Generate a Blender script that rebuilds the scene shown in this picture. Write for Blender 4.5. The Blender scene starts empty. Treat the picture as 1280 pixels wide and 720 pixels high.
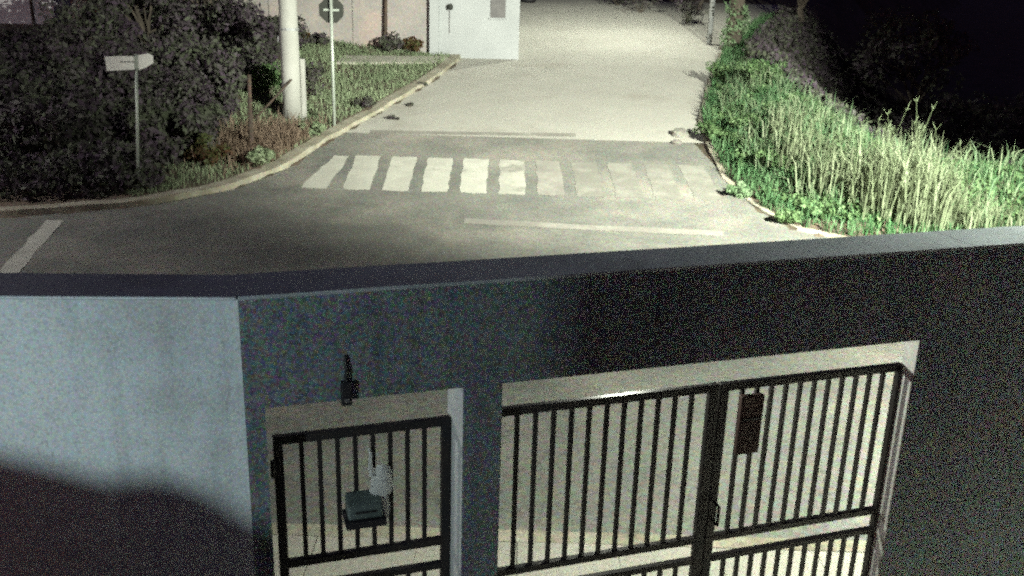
import bpy, math, random
import numpy as np
from mathutils import Vector, Matrix

R = math.radians
rnd = random.Random(7)
C = bpy.context.scene.collection
SC = bpy.context.scene

# ------------------------------------------------------------------ camera
F_PX, PITCH, ROLL, YAW = 1180.1, .3125, .0299, .3212      # focal length in 1280-px units
CAM_Z = 4.4
cr, sr, cp, sp = math.cos(ROLL), math.sin(ROLL), math.cos(PITCH), math.sin(PITCH)
right = Vector((cr, sr*sp, sr*cp)); down = Vector((sr, -cr*sp, -cr*cp)); fwd = Vector((0, cp, -sp))
cam = bpy.data.cameras.new('camera')
cam.sensor_width = 36; cam.lens = 36*F_PX/1280; cam.clip_start = .05; cam.clip_end = 2000
cam_o = bpy.data.objects.new('camera', cam); C.objects.link(cam_o)
M = Matrix((( right.x, -down.x, -fwd.x, 0), (right.y, -down.y, -fwd.y, 0), (right.z, -down.z, -fwd.z, CAM_Z), (0, 0, 0, 1)))
cam_o.matrix_world = M
SC.camera = cam_o

# ------------------------------------------------------------------ night sky, moon, exposure
SC.view_settings.view_transform = 'Standard'; SC.view_settings.look = 'None'
SC.view_settings.gamma = 1; SC.view_settings.use_curve_mapping = False
SC.view_settings.exposure = 0.0
SC.cycles.use_denoising = False; SC.cycles.use_adaptive_sampling = True; SC.cycles.adaptive_threshold = .08; SC.cycles.adaptive_min_samples = 32
SC.cycles.filter_width = 2.3
SC.cycles.max_bounces = 6; SC.cycles.sample_clamp_indirect = 1.2
W = bpy.data.worlds.new('World'); SC.world = W; W.use_nodes = True
wn = W.node_tree; bg = wn.nodes['Background']
sky = wn.nodes.new('ShaderNodeTexSky'); sky.sky_type = 'NISHITA'; sky.sun_disc = False
SUN_EL, SUN_ROT = R(4), R(215)
sky.sun_elevation = SUN_EL; sky.sun_rotation = SUN_ROT
tint = wn.nodes.new('ShaderNodeMix'); tint.data_type = 'RGBA'; tint.blend_type = 'MULTIPLY'; tint.inputs[0].default_value = 1
tint.inputs[7].default_value = (.82, .50, 1.2, 1)          # violet tint that turns the dark tones purple
wn.links.new(sky.outputs[0], tint.inputs[6]); wn.links.new(tint.outputs[2], bg.inputs[0]); bg.inputs[1].default_value = .022
sl = bpy.data.lights.new('moon', 'SUN'); sl.energy = .01; sl.angle = R(.5); sl.color = (1, .97, .92)
so = bpy.data.objects.new('moon', sl); C.objects.link(so)
so.rotation_euler = (R(90)-SUN_EL, 0, math.pi-SUN_ROT); so.location = (0, 0, 60)

# ------------------------------------------------------------------ helpers
def tag(o, label=None, cat=None, group=None, kind=None):
    if label: o['label'] = label
    if cat: o['category'] = cat
    if group: o['group'] = group
    if kind: o['kind'] = kind
    return o

def empty(name, loc=(0, 0, 0), rz=0, label=None, cat=None, group=None, kind=None):
    o = bpy.data.objects.new(name, None); C.objects.link(o)
    o.location = loc; o.rotation_euler = (0, 0, rz); o.empty_display_size = .2
    return tag(o, label, cat, group, kind)

class MB:
    def __init__(s): s.v = []; s.f = []
    def add(s, vs, fs):
        b = len(s.v); s.v += [tuple(p) for p in vs]; s.f += [tuple(i+b for i in q) for q in fs]; return s
    def hexa(s, p):          # 8 points: bottom 4 ccw, top 4 ccw
        return s.add(p, [(3, 2, 1, 0), (4, 5, 6, 7), (0, 1, 5, 4), (1, 2, 6, 5), (2, 3, 7, 6), (3, 0, 4, 7)])
    def box(s, x0, x1, y0, y1, z0, z1):
        return s.hexa([(x0, y0, z0), (x1, y0, z0), (x1, y1, z0), (x0, y1, z0), (x0, y0, z1), (x1, y0, z1), (x1, y1, z1), (x0, y1, z1)])
    def tube(s, pts, rad, n=8, cap=True):
        pts = [Vector(p) for p in pts]
        if not hasattr(rad, '__len__'): rad = [rad]*len(pts)
        rings = []
        for i, p in enumerate(pts):
            t = (pts[min(i+1, len(pts)-1)]-pts[max(i-1, 0)]).normalized()
            a = Vector((1, 0, 0)) if abs(t.x) < .9 else Vector((0, 1, 0))
            e1 = t.cross(a).normalized(); e2 = t.cross(e1)
            rings += [p+(e1*math.cos(k*2*math.pi/n)+e2*math.sin(k*2*math.pi/n))*rad[i] for k in range(n)]
        fs = []
        for i in range(len(pts)-1):
            for k in range(n):
                k2 = (k+1) % n; fs.append((i*n+k, i*n+k2, (i+1)*n+k2, (i+1)*n+k))
        if cap: fs += [tuple(range(n))[::-1], tuple((len(pts)-1)*n+k for k in range(n))]
        return s.add(rings, fs)
    def prism(s, poly, x0, x1, ax=1):   # polygon of (a,b); extruded along axis ax
        n = len(poly)
        def pt(a, b, t): return {0: (t, a, b), 1: (a, t, b), 2: (a, b, t)}[ax]
        return s.add([pt(a, b, x0) for a, b in poly]+[pt(a, b, x1) for a, b in poly],
                     [tuple(range(n)), tuple(range(n, 2*n))[::-1]]+[(i, i+n, (i+1) % n+n, (i+1) % n) for i in range(n)])
    def mesh(s, name):
        me = bpy.data.meshes.new(name); me.from_pydata(s.v, [], s.f); me.validate(); me.update()
        import bmesh
        bm = bmesh.new(); bm.from_mesh(me); bmesh.ops.recalc_face_normals(bm, faces=bm.faces); bm.to_mesh(me); bm.free()
        return me
    def build(s, name, m, parent=None, smooth=False, bevel=0):
        me = s.mesh(name)
        return link(name, me, m, parent, smooth, bevel)

def link(name, me, m, parent=None, smooth=False, bevel=0):
    if m is not None and not me.materials: me.materials.append(m)
    if smooth: me.polygons.foreach_set('use_smooth', [True]*len(me.polygons))
    o = bpy.data.objects.new(name, me); C.objects.link(o)
    if parent: o.parent = parent
    if bevel:
        b = o.modifiers.new('bevel', 'BEVEL'); b.width = bevel; b.segments = 2; b.limit_method = 'ANGLE'
    return o

def copy_tree(o, parent=None):
    c = o.copy(); C.objects.link(c)
    if parent: c.parent = parent
    for ch in list(o.children): copy_tree(ch, c)
    return c

# ------------------------------------------------------------------ materials
def mat(name, col, rough=.85, col2=None, scale=3., detail=6, speck=0., speck_scale=60., chroma=.5, bump=0., bump_scale=40.,
        metal=0., stain=None, stain_scale=.6, stain_lo=.5, stain_hi=.7, spec=.3, streak=0.):
    m = bpy.data.materials.new(name); m.use_nodes = True
    nt = m.node_tree; N, L = nt.nodes, nt.links
    p = N['Principled BSDF']; p.inputs['Roughness'].default_value = rough; p.inputs['Metallic'].default_value = metal
    p.inputs['Specular IOR Level'].default_value = spec
    tc = N.new('ShaderNodeTexCoord'); co = tc.outputs['Object']
    def mix(fac, a, b, mode='MIX'):
        x = N.new('ShaderNodeMix'); x.data_type = 'RGBA'; x.blend_type = mode
        for s_, val in ((0, fac), (6, a), (7, b)):
            if hasattr(val, 'is_linked'): L.new(val, x.inputs[s_])
            elif s_ == 0: x.inputs[0].default_value = val
            else: x.inputs[s_].default_value = (*val, 1)
        return x.outputs[2]
    def noise(sc, det=6, lo=.35, hi=.65, rough_=.6):
        n_ = N.new('ShaderNodeTexNoise'); n_.inputs['Scale'].default_value = sc; n_.inputs['Detail'].default_value = det
        n_.inputs['Roughness'].default_value = rough_; L.new(co, n_.inputs['Vector'])
        r = N.new('ShaderNodeMapRange'); r.inputs[1].default_value = lo; r.inputs[2].default_value = hi; r.clamp = True
        L.new(n_.outputs[0], r.inputs[0]); return r.outputs[0]
    base = mix(noise(scale, detail), col, col2 or tuple(c*.75 for c in col))
    if stain: base = mix(noise(stain_scale, 8, stain_lo, stain_hi), base, stain)
    if streak:
        mp = N.new('ShaderNodeMapping'); mp.inputs['Scale'].default_value = (9, 9, .55); L.new(co, mp.inputs['Vector'])
        n3 = N.new('ShaderNodeTexNoise'); n3.inputs['Scale'].default_value = 1.; n3.inputs['Detail'].default_value = 7; L.new(mp.outputs[0], n3.inputs['Vector'])
        r3 = N.new('ShaderNodeMapRange'); r3.inputs[1].default_value = .50; r3.inputs[2].default_value = .72; r3.inputs[4].default_value = streak; L.new(n3.outputs[0], r3.inputs[0])
        base = mix(r3.outputs[0], base, tuple(c*.45 for c in col))
    if speck:
        v = N.new('ShaderNodeTexVoronoi'); v.inputs['Scale'].default_value = speck_scale; L.new(co, v.inputs['Vector'])
        h = N.new('ShaderNodeHueSaturation'); h.inputs['Saturation'].default_value = chroma; h.inputs['Value'].default_value = 1.9
        L.new(v.outputs['Color'], h.inputs['Color'])
        base = mix(speck, base, mix(1., base, h.outputs[0], 'MULTIPLY'))
    L.new(base, p.inputs['Base Color'])
    if bump:
        b = N.new('ShaderNodeBump'); b.inputs['Strength'].default_value = bump; b.inputs['Distance'].default_value = .02
        n2 = N.new('ShaderNodeTexNoise'); n2.inputs['Scale'].default_value = bump_scale; n2.inputs['Detail'].default_value = 5
        L.new(co, n2.inputs['Vector']); L.new(n2.outputs[0], b.inputs['Height']); L.new(b.outputs[0], p.inputs['Normal'])
    return m

def leafmat(name, a, b, rough=.6):
    m = bpy.data.materials.new(name); m.use_nodes = True
    nt = m.node_tree; N, L = nt.nodes, nt.links; p = N['Principled BSDF']
    p.inputs['Roughness'].default_value = rough; p.inputs['Specular IOR Level'].default_value = .25
    at_ = N.new('ShaderNodeAttribute'); at_.attribute_name = 'tint'
    x = N.new('ShaderNodeMix'); x.data_type = 'RGBA'; x.inputs[6].default_value = (*a, 1); x.inputs[7].default_value = (*b, 1)
    L.new(at_.outputs['Fac'], x.inputs[0]); L.new(x.outputs[2], p.inputs['Base Color'])
    t = N.new('ShaderNodeBsdfTranslucent'); L.new(x.outputs[2], t.inputs[0])
    ms = N.new('ShaderNodeMixShader'); ms.inputs[0].default_value = .25
    L.new(p.outputs[0], ms.inputs[1]); L.new(t.outputs[0], ms.inputs[2]); L.new(ms.outputs[0], N['Material Output'].inputs[0])
    return m

def emit(name, col, s):
    m = bpy.data.materials.new(name); m.use_nodes = True; nt = m.node_tree
    e = nt.nodes.new('ShaderNodeEmission'); e.inputs[0].default_value = (*col, 1); e.inputs[1].default_value = s
    nt.links.new(e.outputs[0], nt.nodes['Material Output'].inputs[0]); return m

m_soil = mat('soil', (.13, .10, .075), .95, (.07, .06, .04), 1.2, speck=.35, speck_scale=22, bump=.6, bump_scale=14)
m_asph = mat('asphalt', (.195, .195, .168), .8, (.145, .147, .13), .9, speck=.32, speck_scale=26, chroma=.6, bump=.35, bump_scale=50,
             stain=(.28, .265, .225), stain_scale=.28, stain_lo=.48, stain_hi=.66)
m_conc_road = mat('concrete_road', (.44, .43, .375), .85, (.40, .39, .34), .7, speck=.15, speck_scale=30, bump=.25, bump_scale=30,
                  stain=(.35, .33, .28), stain_scale=.5, stain_lo=.56, stain_hi=.72)
m_walk = mat('sidewalk_concrete', (.42, .40, .34), .9, (.33, .32, .27), 1.4, speck=.2, speck_scale=50, bump=.3)
m_kerb = mat('kerb_concrete', (.38, .36, .28), .9, (.24, .22, .16), 2.2, speck=.25, speck_scale=30, bump=.4)
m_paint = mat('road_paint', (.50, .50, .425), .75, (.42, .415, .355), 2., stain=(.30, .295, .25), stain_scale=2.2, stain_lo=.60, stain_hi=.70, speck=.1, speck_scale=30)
m_paint_worn_glare = mat('worn_glare_road_paint', (.34, .33, .285), .8, (.27, .26, .225), 1.8, speck=.2, speck_scale=30, stain=(.24, .23, .20), stain_scale=1.4, stain_lo=.38, stain_hi=.54)
m_paint_half_glare = mat('half_worn_glare_road_paint', (.44, .435, .37), .78, (.35, .345, .295), 1.6, speck=.15, speck_scale=30, stain=(.25, .245, .21), stain_scale=1.8, stain_lo=.5, stain_hi=.62)
m_paint_faint_glare = mat('faint_glare_road_paint', (.265, .26, .222), .8, (.235, .23, .198), 1.8, speck=.2, speck_scale=30, stain=(.21, .205, .175), stain_scale=1.8, stain_lo=.42, stain_hi=.56)
m_wall = mat('dark_render', (.175, .20, .21), .92, (.135, .16, .17), 2.5, streak=.6, stain=(.21, .215, .21), stain_scale=1.3, stain_lo=.56, stain_hi=.7, speck=.6, speck_scale=70, chroma=.85, bump=.5, bump_scale=120)
m_white = mat('white_render', (.60, .65, .64), .9, (.50, .555, .555), 1.6, streak=.4, stain=(.44, .47, .46), stain_scale=1.5, stain_lo=.55, stain_hi=.72, speck=.3, speck_scale=95, chroma=.5, bump=.4, bump_scale=110)
m_dkren = mat('dark_house_render', (.045, .045, .05), .95, (.035, .035, .04), 2)
m_cap = mat('zinc_coping', (.42, .46, .465), .5, (.31, .345, .35), 1.2, stain=(.24, .26, .26), stain_scale=1.8, stain_lo=.55, stain_hi=.7, speck=.15, speck_scale=60, metal=.25, spec=.5)
m_reveal_lit = mat('lit_reveal', (.74, .76, .72), .85, (.64, .66, .63), 6, speck=.3, speck_scale=90)  # pale coat standing for light caught on the side faces of the openings
m_gate = mat('black_gate_paint', (.016, .017, .019), .5, (.028, .022, .02), 8, speck=.2, speck_scale=120, spec=.3)
m_gate_frame = mat('light_gate_frame', (.30, .31, .29), .6, (.22, .23, .22), 8)
m_rust = mat('rusty_box', (.05, .022, .016), .7, (.03, .016, .016), 10, speck=.3, speck_scale=80)
m_pole = mat('pale_concrete_pole', (.40, .40, .365), .85, (.32, .32, .29), 1.2, bump=.3, bump_scale=30)
m_post = mat('galvanised_post', (.42, .46, .40), .5, (.34, .38, .33), 4, metal=.3)
m_signback = mat('dark_sign_back', (.03, .032, .026), .7, (.02, .022, .018), 6)
m_signwhite = mat('white_sign', (.86, .87, .80), .5, (.82, .83, .77), 5)
m_pinkwall = mat('stained_render', (.34, .31, .285), .92, (.27, .25, .235), .8, speck=.2, speck_scale=22, bump=.3, stain=(.42, .32, .28), stain_scale=.35, stain_lo=.52, stain_hi=.68)
m_house = mat('white_house_paint', (.36, .375, .375), .85, (.32, .335, .335), .8, bump=.15)
m_lilac = mat('pale_lilac_paint', (.66, .63, .66), .9, (.58, .55, .59), .8)
m_window = mat('grey_shutter', (.16, .155, .15), .6, (.11, .105, .105), 3)
m_wood = mat('weathered_wood', (.09, .065, .05), .9, (.05, .04, .032), 5, speck=.3, speck_scale=30, bump=.5)
m_bark = mat('bark', (.10, .085, .065), .95, (.055, .045, .036), 4, bump=.8, bump_scale=18)
m_rock = mat('grey_rock', (.22, .21, .18), .9, (.13, .125, .11), 4, speck=.3, speck_scale=30, bump=.7, bump_scale=12)
m_yard = mat('yard_concrete', (.07, .07, .07), .95, (.05, .05, .05), 1.5)
m_bag = mat('white_plastic', (.86, .87, .82), .4, (.8, .81, .76), 6)
def add_translucent(m, fac, col):
    nt = m.node_tree; p = nt.nodes['Principled BSDF']; t = nt.nodes.new('ShaderNodeBsdfTranslucent'); t.inputs[0].default_value = (*col, 1)
    ms = nt.nodes.new('ShaderNodeMixShader'); ms.inputs[0].default_value = fac
    nt.links.new(p.outputs[0], ms.inputs[1]); nt.links.new(t.outputs[0], ms.inputs[2]); nt.links.new(ms.outputs[0], nt.nodes['Material Output'].inputs[0])
add_translucent(m_bag, .4, (.8, .82, .76))
m_dark = mat('dark_plastic', (.012, .013, .016), .6, (.018, .016, .018), 6)
m_box = mat('grey_green_metal', (.14, .175, .16), .5, (.10, .13, .115), 8, metal=.2)
m_terr = mat('terracotta', (.24, .1, .06), .85, (.17, .075, .045), 6)
m_steel = mat('grey_painted_steel', (.35, .36, .36), .5, (.28, .29, .29), 4, metal=.4)
l_dark = leafmat('dark_leaves', (.075, .052, .075), (.085, .10, .062))
l_green = leafmat('green_leaves', (.055, .11, .04), (.15, .23, .10))
l_red = leafmat('reddish_leaves', (.10, .045, .025), (.07, .09, .03))
l_ivy = leafmat('ivy_leaves', (.10, .17, .08), (.2, .28, .16))
l_bank = leafmat('bank_grass', (.045, .125, .045), (.13, .235, .11))
l_verge = leafmat('verge_grass', (.15, .20, .11), (.30, .36, .22))
l_pale = leafmat('pale_tall_grass', (.11, .14, .075), (.21, .24, .15))
l_weed = leafmat('bank_weeds', (.055, .125, .055), (.20, .245, .145))
l_dry = leafmat('dry_brush', (.16, .11, .075), (.26, .2, .15))

# ------------------------------------------------------------------ terrain
RIGHT = [(40., 15.6), (14., 15.8), (8.5, 16.2), (6.3, 16.9), (5.45, 17.7), (5.0, 19.0), (4.65, 21.0), (4.75, 23.6), (4.95, 26.2), (6.2, 31.5), (7.4, 36.0), (10.5, 44.0), (16., 54.)]
LEFT = [(-60., 8.0), (-30., 11.2), (-14., 15.3), (-9.2, 17.0), (-7.2, 18.1), (-5.9, 19.4), (-5.1, 21.0), (-4.6, 23.2), (-3.7, 26.3), (-2.7, 30.0), (-2.05, 33.2), (-2.0, 34.6)]

def smooth(t): t = np.clip(t, 0, 1); return t*t*(3-2*t)
def hill(Y):
    Y = np.asarray(Y, float)
    a = np.clip(Y-17., 0, None)
    z = np.where(a < 3, .12*a*a/6, .12*(a-1.5))
    z = np.where(Y > 70, .12*(70-18.5)+.03*(Y-70), z)
    return np.where(Y > 300, .12*51.5+.03*230, z)
def seg_dist(X, Y, pts):
    """signed distance to a polyline: positive on its right-hand side when walking along it"""
    X = np.asarray(X, float); Y = np.asarray(Y, float)
    best = np.full(X.shape, 1e9); sg = np.ones(X.shape)
    for (ax, ay), (bx, by) in zip(pts[:-1], pts[1:]):
        dx, dy = bx-ax, by-ay; L2 = dx*dx+dy*dy
        t = np.clip(((X-ax)*dx+(Y-ay)*dy)/L2, 0, 1)
        d = np.hypot(X-ax-t*dx, Y-ay-t*dy)
        side = (X-ax)*dy-(Y-ay)*dx
        m = d < best-1e-6
        best = np.where(m, d, best); sg = np.where(m, np.sign(side), sg)
    return best*np.where(sg == 0, 1, sg)
def bank_h(X, Y):
    s = seg_dist(X, Y, RIGHT)
    Y = np.asarray(Y, float)
    w = np.clip(2.6-.17*(Y-22), .6, 2.6)
    up = .14*smooth(s/.3)+.80*smooth((s-.2)/2.3)
    dn = -4.6*smooth((s-w)/6.)
    return np.where(s > 0, up+dn, 0)
def verge_h(X, Y):
    s = -seg_dist(X, Y, LEFT)
    inside = np.where((s > 0) & (np.asarray(X) < 2), .13*smooth(s/.2)+.5*smooth((s-1)/6), 0)
    return inside
def gz(X, Y):
    return hill(Y)+bank_h(X, Y)+verge_h(X, Y)
def gzf(x, y): return float(gz(np.array([x]), np.array([y]))[0])

def ray(px, py):
    x, y = (px-640)/F_PX, (py-360)/F_PX
    return right*x+down*y+fwd
def at(px, py, dz=0.):
    """point of the ground under a pixel of the 1280x720 photograph"""
    d = ray(px, py); t = np.arange(3, 140, .02)
    X, Y, Z = d.x*t, d.y*t, CAM_Z+d.z*t
    below = np.nonzero(Z < gz(X, Y)+dz)[0]
    i = below[0] if len(below) else len(t)-1
    return Vector((X[i], Y[i], gzf(X[i], Y[i])))

def axis(vals): return np.array(sorted(set(np.round(vals, 3))))
gx = axis(np.concatenate([np.linspace(-900, -60, 14), np.arange(-60, -20, 4.), np.arange(-20, 24, .4), np.arange(24, 64, 4.), np.linspace(64, 900, 14)]))
gy = axis(np.concatenate([np.linspace(-300, -10, 8), np.arange(-10, 14, 2.), np.arange(14, 48, .4), np.arange(48, 110, 4.), np.linspace(110, 1500, 14)]))
GX, GY = np.meshgrid(gx, gy); GZ = gz(GX, GY)-.03
rough_ = (np.sin(GX*2.1+GY*1.3)*np.sin(GY*2.7-GX*.7))*.03*(seg_dist(GX, GY, RIGHT) > .6)
GZ = GZ+rough_
b = MB(); nx = len(gx)
b.v = list(map(tuple, np.stack([GX, GY, GZ], -1).reshape(-1, 3)))
b.f = [(j*nx+i, j*nx+i+1, (j+1)*nx+i+1, (j+1)*nx+i) for j in range(len(gy)-1) for i in range(nx-1)]
tag(b.build('ground', m_soil, smooth=True), kind='structure')

# ------------------------------------------------------------------ streets
def interp_x(pts, Y):        # x of a polyline at Y (monotone in Y)
    ys = [p[1] for p in pts]; xs = [p[0] for p in pts]; return float(np.interp(Y, ys, xs))
def strip_sheet(rows, dz):   # rows: list of (Y, x0, x1)
    b = MB(); n = 25
    for (Y, x0, x1) in rows:
        b.v += [(x0+(x1-x0)*k/(n-1), Y, float(hill(Y))+dz) for k in range(n)]
    b.f = [(j*n+i, j*n+i+1, (j+1)*n+i+1, (j+1)*n+i) for j in range(len(rows)-1) for i in range(n-1)]
    return b
# main street (asphalt): columns between the near kerb and the far kerbs
b = MB(); xs = list(np.concatenate([np.linspace(-60, -16, 12), np.arange(-14, 15, .5), np.linspace(16, 60, 12)]))
Y_JOIN = 24.0
Rrev = RIGHT[::-1]
def far_y(x):
    if x <= -4.55: return float(np.interp(x, [p[0] for p in LEFT[:8]], [p[1] for p in LEFT[:8]]))
    if x >= 4.7: return float(np.interp(x, [p[0] for p in RIGHT[6::-1]], [p[1] for p in RIGHT[6::-1]]))
    return Y_JOIN
near = 6.9
rows = [near+(17-near)*k/10 for k in range(11)]
def near_y(x): return 6.78
cols = xs; ny = 40
for x in cols:
    y0, y1 = near_y(x), far_y(x)
    for k in range(ny):
        y = y0+(y1-y0)*k/(ny-1); b.v.append((x, y, float(hill(y))+.004))
b.f = [(i*ny+k, (i+1)*ny+k, (i+1)*ny+k+1, i*ny+k+1) for i in range(len(cols)-1) for k in range(ny-1)]
road = tag(b.build('road', m_asph, smooth=True), kind='structure')
# side street of pale concrete climbing the hill
rows = []
Lr = LEFT[7:]+[(-.3, 35.2), (-.2, 40.), (-.5, 46.), (-3, 60.)]
for Y in np.arange(Y_JOIN, 50, .5): rows.append((Y, interp_x(Lr, Y), interp_x(RIGHT[6:], Y)))
side = tag(strip_sheet(rows, .004).build('street', m_conc_road, smooth=True), kind='structure')
# kerbs
def kerb(name, pts, h, w, inward, label=None):
    P = []
    for (a, b_) in zip(pts[:-1], pts[1:]):
        n_ = max(1, int(math.dist(a, b_)/.5))
        P += [(a[0]+(b_[0]-a[0])*k/n_, a[1]+(b_[1]-a[1])*k/n_) for k in range(n_)]
    P.append(pts[-1]); b = MB(); jr = random.Random(3)
    for i, (x, y) in enumerate(P):
        q0 = P[max(i-1, 0)]; q1 = P[min(i+1, len(P)-1)]
        tx, ty = q1[0]-q0[0], q1[1]-q0[1]; l = math.hypot(tx, ty); nx_, ny_ = ty/l*inward, -tx/l*inward
        z = float(hill(y)); j = jr.uniform(-.02, .02); hh = h+jr.uniform(-.03, .01)
        b.v += [(x+nx_*j, y+ny_*j, z-.1), (x+nx_*(j+.02), y+ny_*(j+.02), z+hh), (x+nx_*w, y+ny_*w, z+hh+.005), (x+nx_*w, y+ny_*w, z-.1)]
    b.f = [(i*4+k, i*4+k+1, i*4+k+5, i*4+k+4) for i in range(len(P)-1) for k in range(3)]
    return tag(b.build(name, m_kerb), kind='structure')
kerb('kerb', LEFT, .13, .35, -1)
kerb('kerb', RIGHT, .07, .16, 1)
# sidewalk outside the wall
def near_edge(x): return 8.3
b = MB(); b.box(-60, 60, 3.0, 6.6, -.05, .12)
pav = tag(b.build('pavement', m_walk), kind='structure')
for r_ in range(2):
    for k_ in range(16):
        x0, y0 = -5+k_*.8+(r_ % 2)*.3, 5.0+r_*.8
        b = MB(); t_ = rnd.uniform(.123, .129); b.box(x0+.006, x0+.794, y0+.006, y0+.794, .11, t_); b.build('slab', m_walk, pav)
b = MB(); b.box(-60, 60, 6.603, 6.77, -.05, .125)
tag(b.build('kerb', m_kerb), kind='structure')
b = MB(); b.box(-30, 30, -20, 2.95, -.05, .1)
a_, b_, c_, d_ = at(420, 79), at(566, 79), at(558, 71), at(430, 70)
b = MB(); b.v = [(q.x, q.y, q.z+.02) for q in (a_, b_, c_, d_)]; b.f = [(0, 1, 2, 3)]
b.v += [(q.x, q.y, q.z-.2) for q in (a_, b_, c_, d_)]; b.f += [(0, 4, 5, 1), (1, 5, 6, 2), (3, 7, 4, 0)]
tag(b.build('path', m_walk), kind='structure')
# painted markings, children of the road
def quad_mark(name, pts, m, dz=.009, parent=road, wear=0):
    b = MB(); n = 9; (a, b1, c, d) = [Vector((p[0], p[1])) for p in pts]
    jr = random.Random(hash(name) % 97+int(a.x*10))
    for j in range(n):
        t = j/(n-1)
        l, r_ = a.lerp(d, t), b1.lerp(c, t)
        for k in range(5):
            p = l.lerp(r_, k/4)
            if k in (0, 4): p = p+Vector((jr.uniform(-.025, .025), 0))
            if j in (0, n-1): p = p+Vector((0, jr.uniform(-.03, .03)))
            b.v.append((p.x, p.y, float(hill(p.y))+dz))
    b.f = [(j*5+k, j*5+k+1, j*5+k+6, j*5+k+5) for j in range(n-1) for k in range(4)]
    return b.build(name, m, parent)
for i in range(11):
    x0b = -4.62+.86*i; x0t = -4.98+.875*i
    pb, pt = at(398+48*i, 238+1.6*i), at(428+45*i, 196+1.*i)
STR_Y0, STR_Y1 = at(520, 240).y, at(520, 197).y
xb = [at(x, y).x for x, y in ((377, 236), (407, 236), (428, 236), (464, 237), (476, 238), (512, 240), (523, 241), (558, 243), (574, 244), (606, 246), (624, 247), (657, 248))]
pitch_ = (xb[8]-xb[2])/3; wid = .62*pitch_+.06
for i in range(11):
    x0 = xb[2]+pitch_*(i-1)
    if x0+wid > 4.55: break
    m_ = m_paint if i < 5 else m_paint_half_glare if i < 6 else m_paint_worn_glare if i < 7 else m_paint_faint_glare  # fading to the right is wear plus glare put into the paint colour
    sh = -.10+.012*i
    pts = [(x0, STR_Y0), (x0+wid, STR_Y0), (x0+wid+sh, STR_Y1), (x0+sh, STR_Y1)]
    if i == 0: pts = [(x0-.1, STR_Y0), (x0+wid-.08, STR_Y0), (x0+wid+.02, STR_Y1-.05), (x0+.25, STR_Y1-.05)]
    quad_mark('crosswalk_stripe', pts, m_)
a, c = at(580, 274), at(905, 290); a2, c2 = at(580, 280), at(905, 296)
quad_mark('stop_line', [(a2.x, a2.y), (c2.x, c2.y), (c.x, c.y), (a.x, a.y)], m_paint_worn_glare)
a, c = at(462, 167), at(720, 171)
quad_mark('joint_line', [(a.x, a.y), (c.x, c.y), (c.x, c.y+.28), (a.x, a.y+.28)], m_paint_worn_glare, dz=.012)
p = [at(-6, 345), at(22, 342), at(79, 276), at(58, 276)]
quad_mark('lane_line', [(q.x, q.y) for q in p], m_paint)

# ------------------------------------------------------------------ perimeter wall
U = Vector((math.cos(YAW), math.sin(YAW), 0)); Nn = Vector((-math.sin(YAW), math.cos(YAW), 0))
D0 = 4.4
def wp(u, d, z): q = U*u+Nn*d; return (q.x, q.y, z)
def wbox(b, u0, u1, d0, d1, z0, z1):
    return b.hexa([wp(u0, d0, z0), wp(u1, d0, z0), wp(u1, d1, z0), wp(u0, d1, z0), wp(u0, d0, z1), wp(u1, d0, z1), wp(u1, d1, z1), wp(u0, d1, z1)])
Z_TOP, Z_LIN, Z_CAP = 2.945, 2.37, 2.966
UA, UP0, UP1, UC0, UC1, UE = .105, .2, 1.215, 1.43, 4.136, 9.0
T = .125
wall = empty('perimeter_wall', wp(1.3, D0, 0), YAW, 'rendered boundary wall with two gate openings under a pale metal coping', 'wall')
inv = wall.matrix_world.inverted() if False else None
def wpart(name, bb, m, parent=wall, bevel=0):
    # parts are modelled in place; the parent's transform is undone
    o = bb.build(name, m, parent, bevel=bevel)
    o.matrix_parent_inverse = (Matrix.Translation(Vector(wp(1.3, D0, 0))) @ Matrix.Rotation(YAW, 4, 'Z')).inverted()
    return o
b = MB(); wbox(b, UA, UE, D0, D0+T, Z_LIN, Z_TOP); wpart('lintel', b, m_wall)
b = MB(); wbox(b, UA, UP0, D0, D0+.3, 0, Z_LIN-.001); wpart('jamb', b, m_wall)
b = MB(); wbox(b, UP1, UC0, D0, D0+.34, 0, Z_LIN-.001); wpart('pillar', b, m_wall, bevel=.008)
b = MB(); wbox(b, UC1, UE, D0, D0+T, 0, Z_LIN-.001); wpart('wall_panel', b, m_wall)
b = MB(); wbox(b, UC1-.004, UC1-.001, D0+.004, D0+T-.002, 0, Z_LIN-.002); wpart('gate_reveal', b, m_reveal_lit)
b = MB(); wbox(b, UP1-.004, UP1-.001, D0+.006, D0+.33, 0, Z_LIN-.002); wpart('gate_reveal', b, m_reveal_lit)
ue = [UA, 1.1, 2.2, 3.3, 4.4, 5.5, 7., UE]
for k_ in range(len(ue)-1):
    b = MB(); dz = rnd.uniform(-.001, .001); wbox(b, ue[k_]+.0006, ue[k_+1]-.0006, D0-.03+dz, D0+.335+dz, Z_TOP+.001, Z_CAP+dz)
    wpart('coping', b, m_cap, bevel=.0015)
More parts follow.
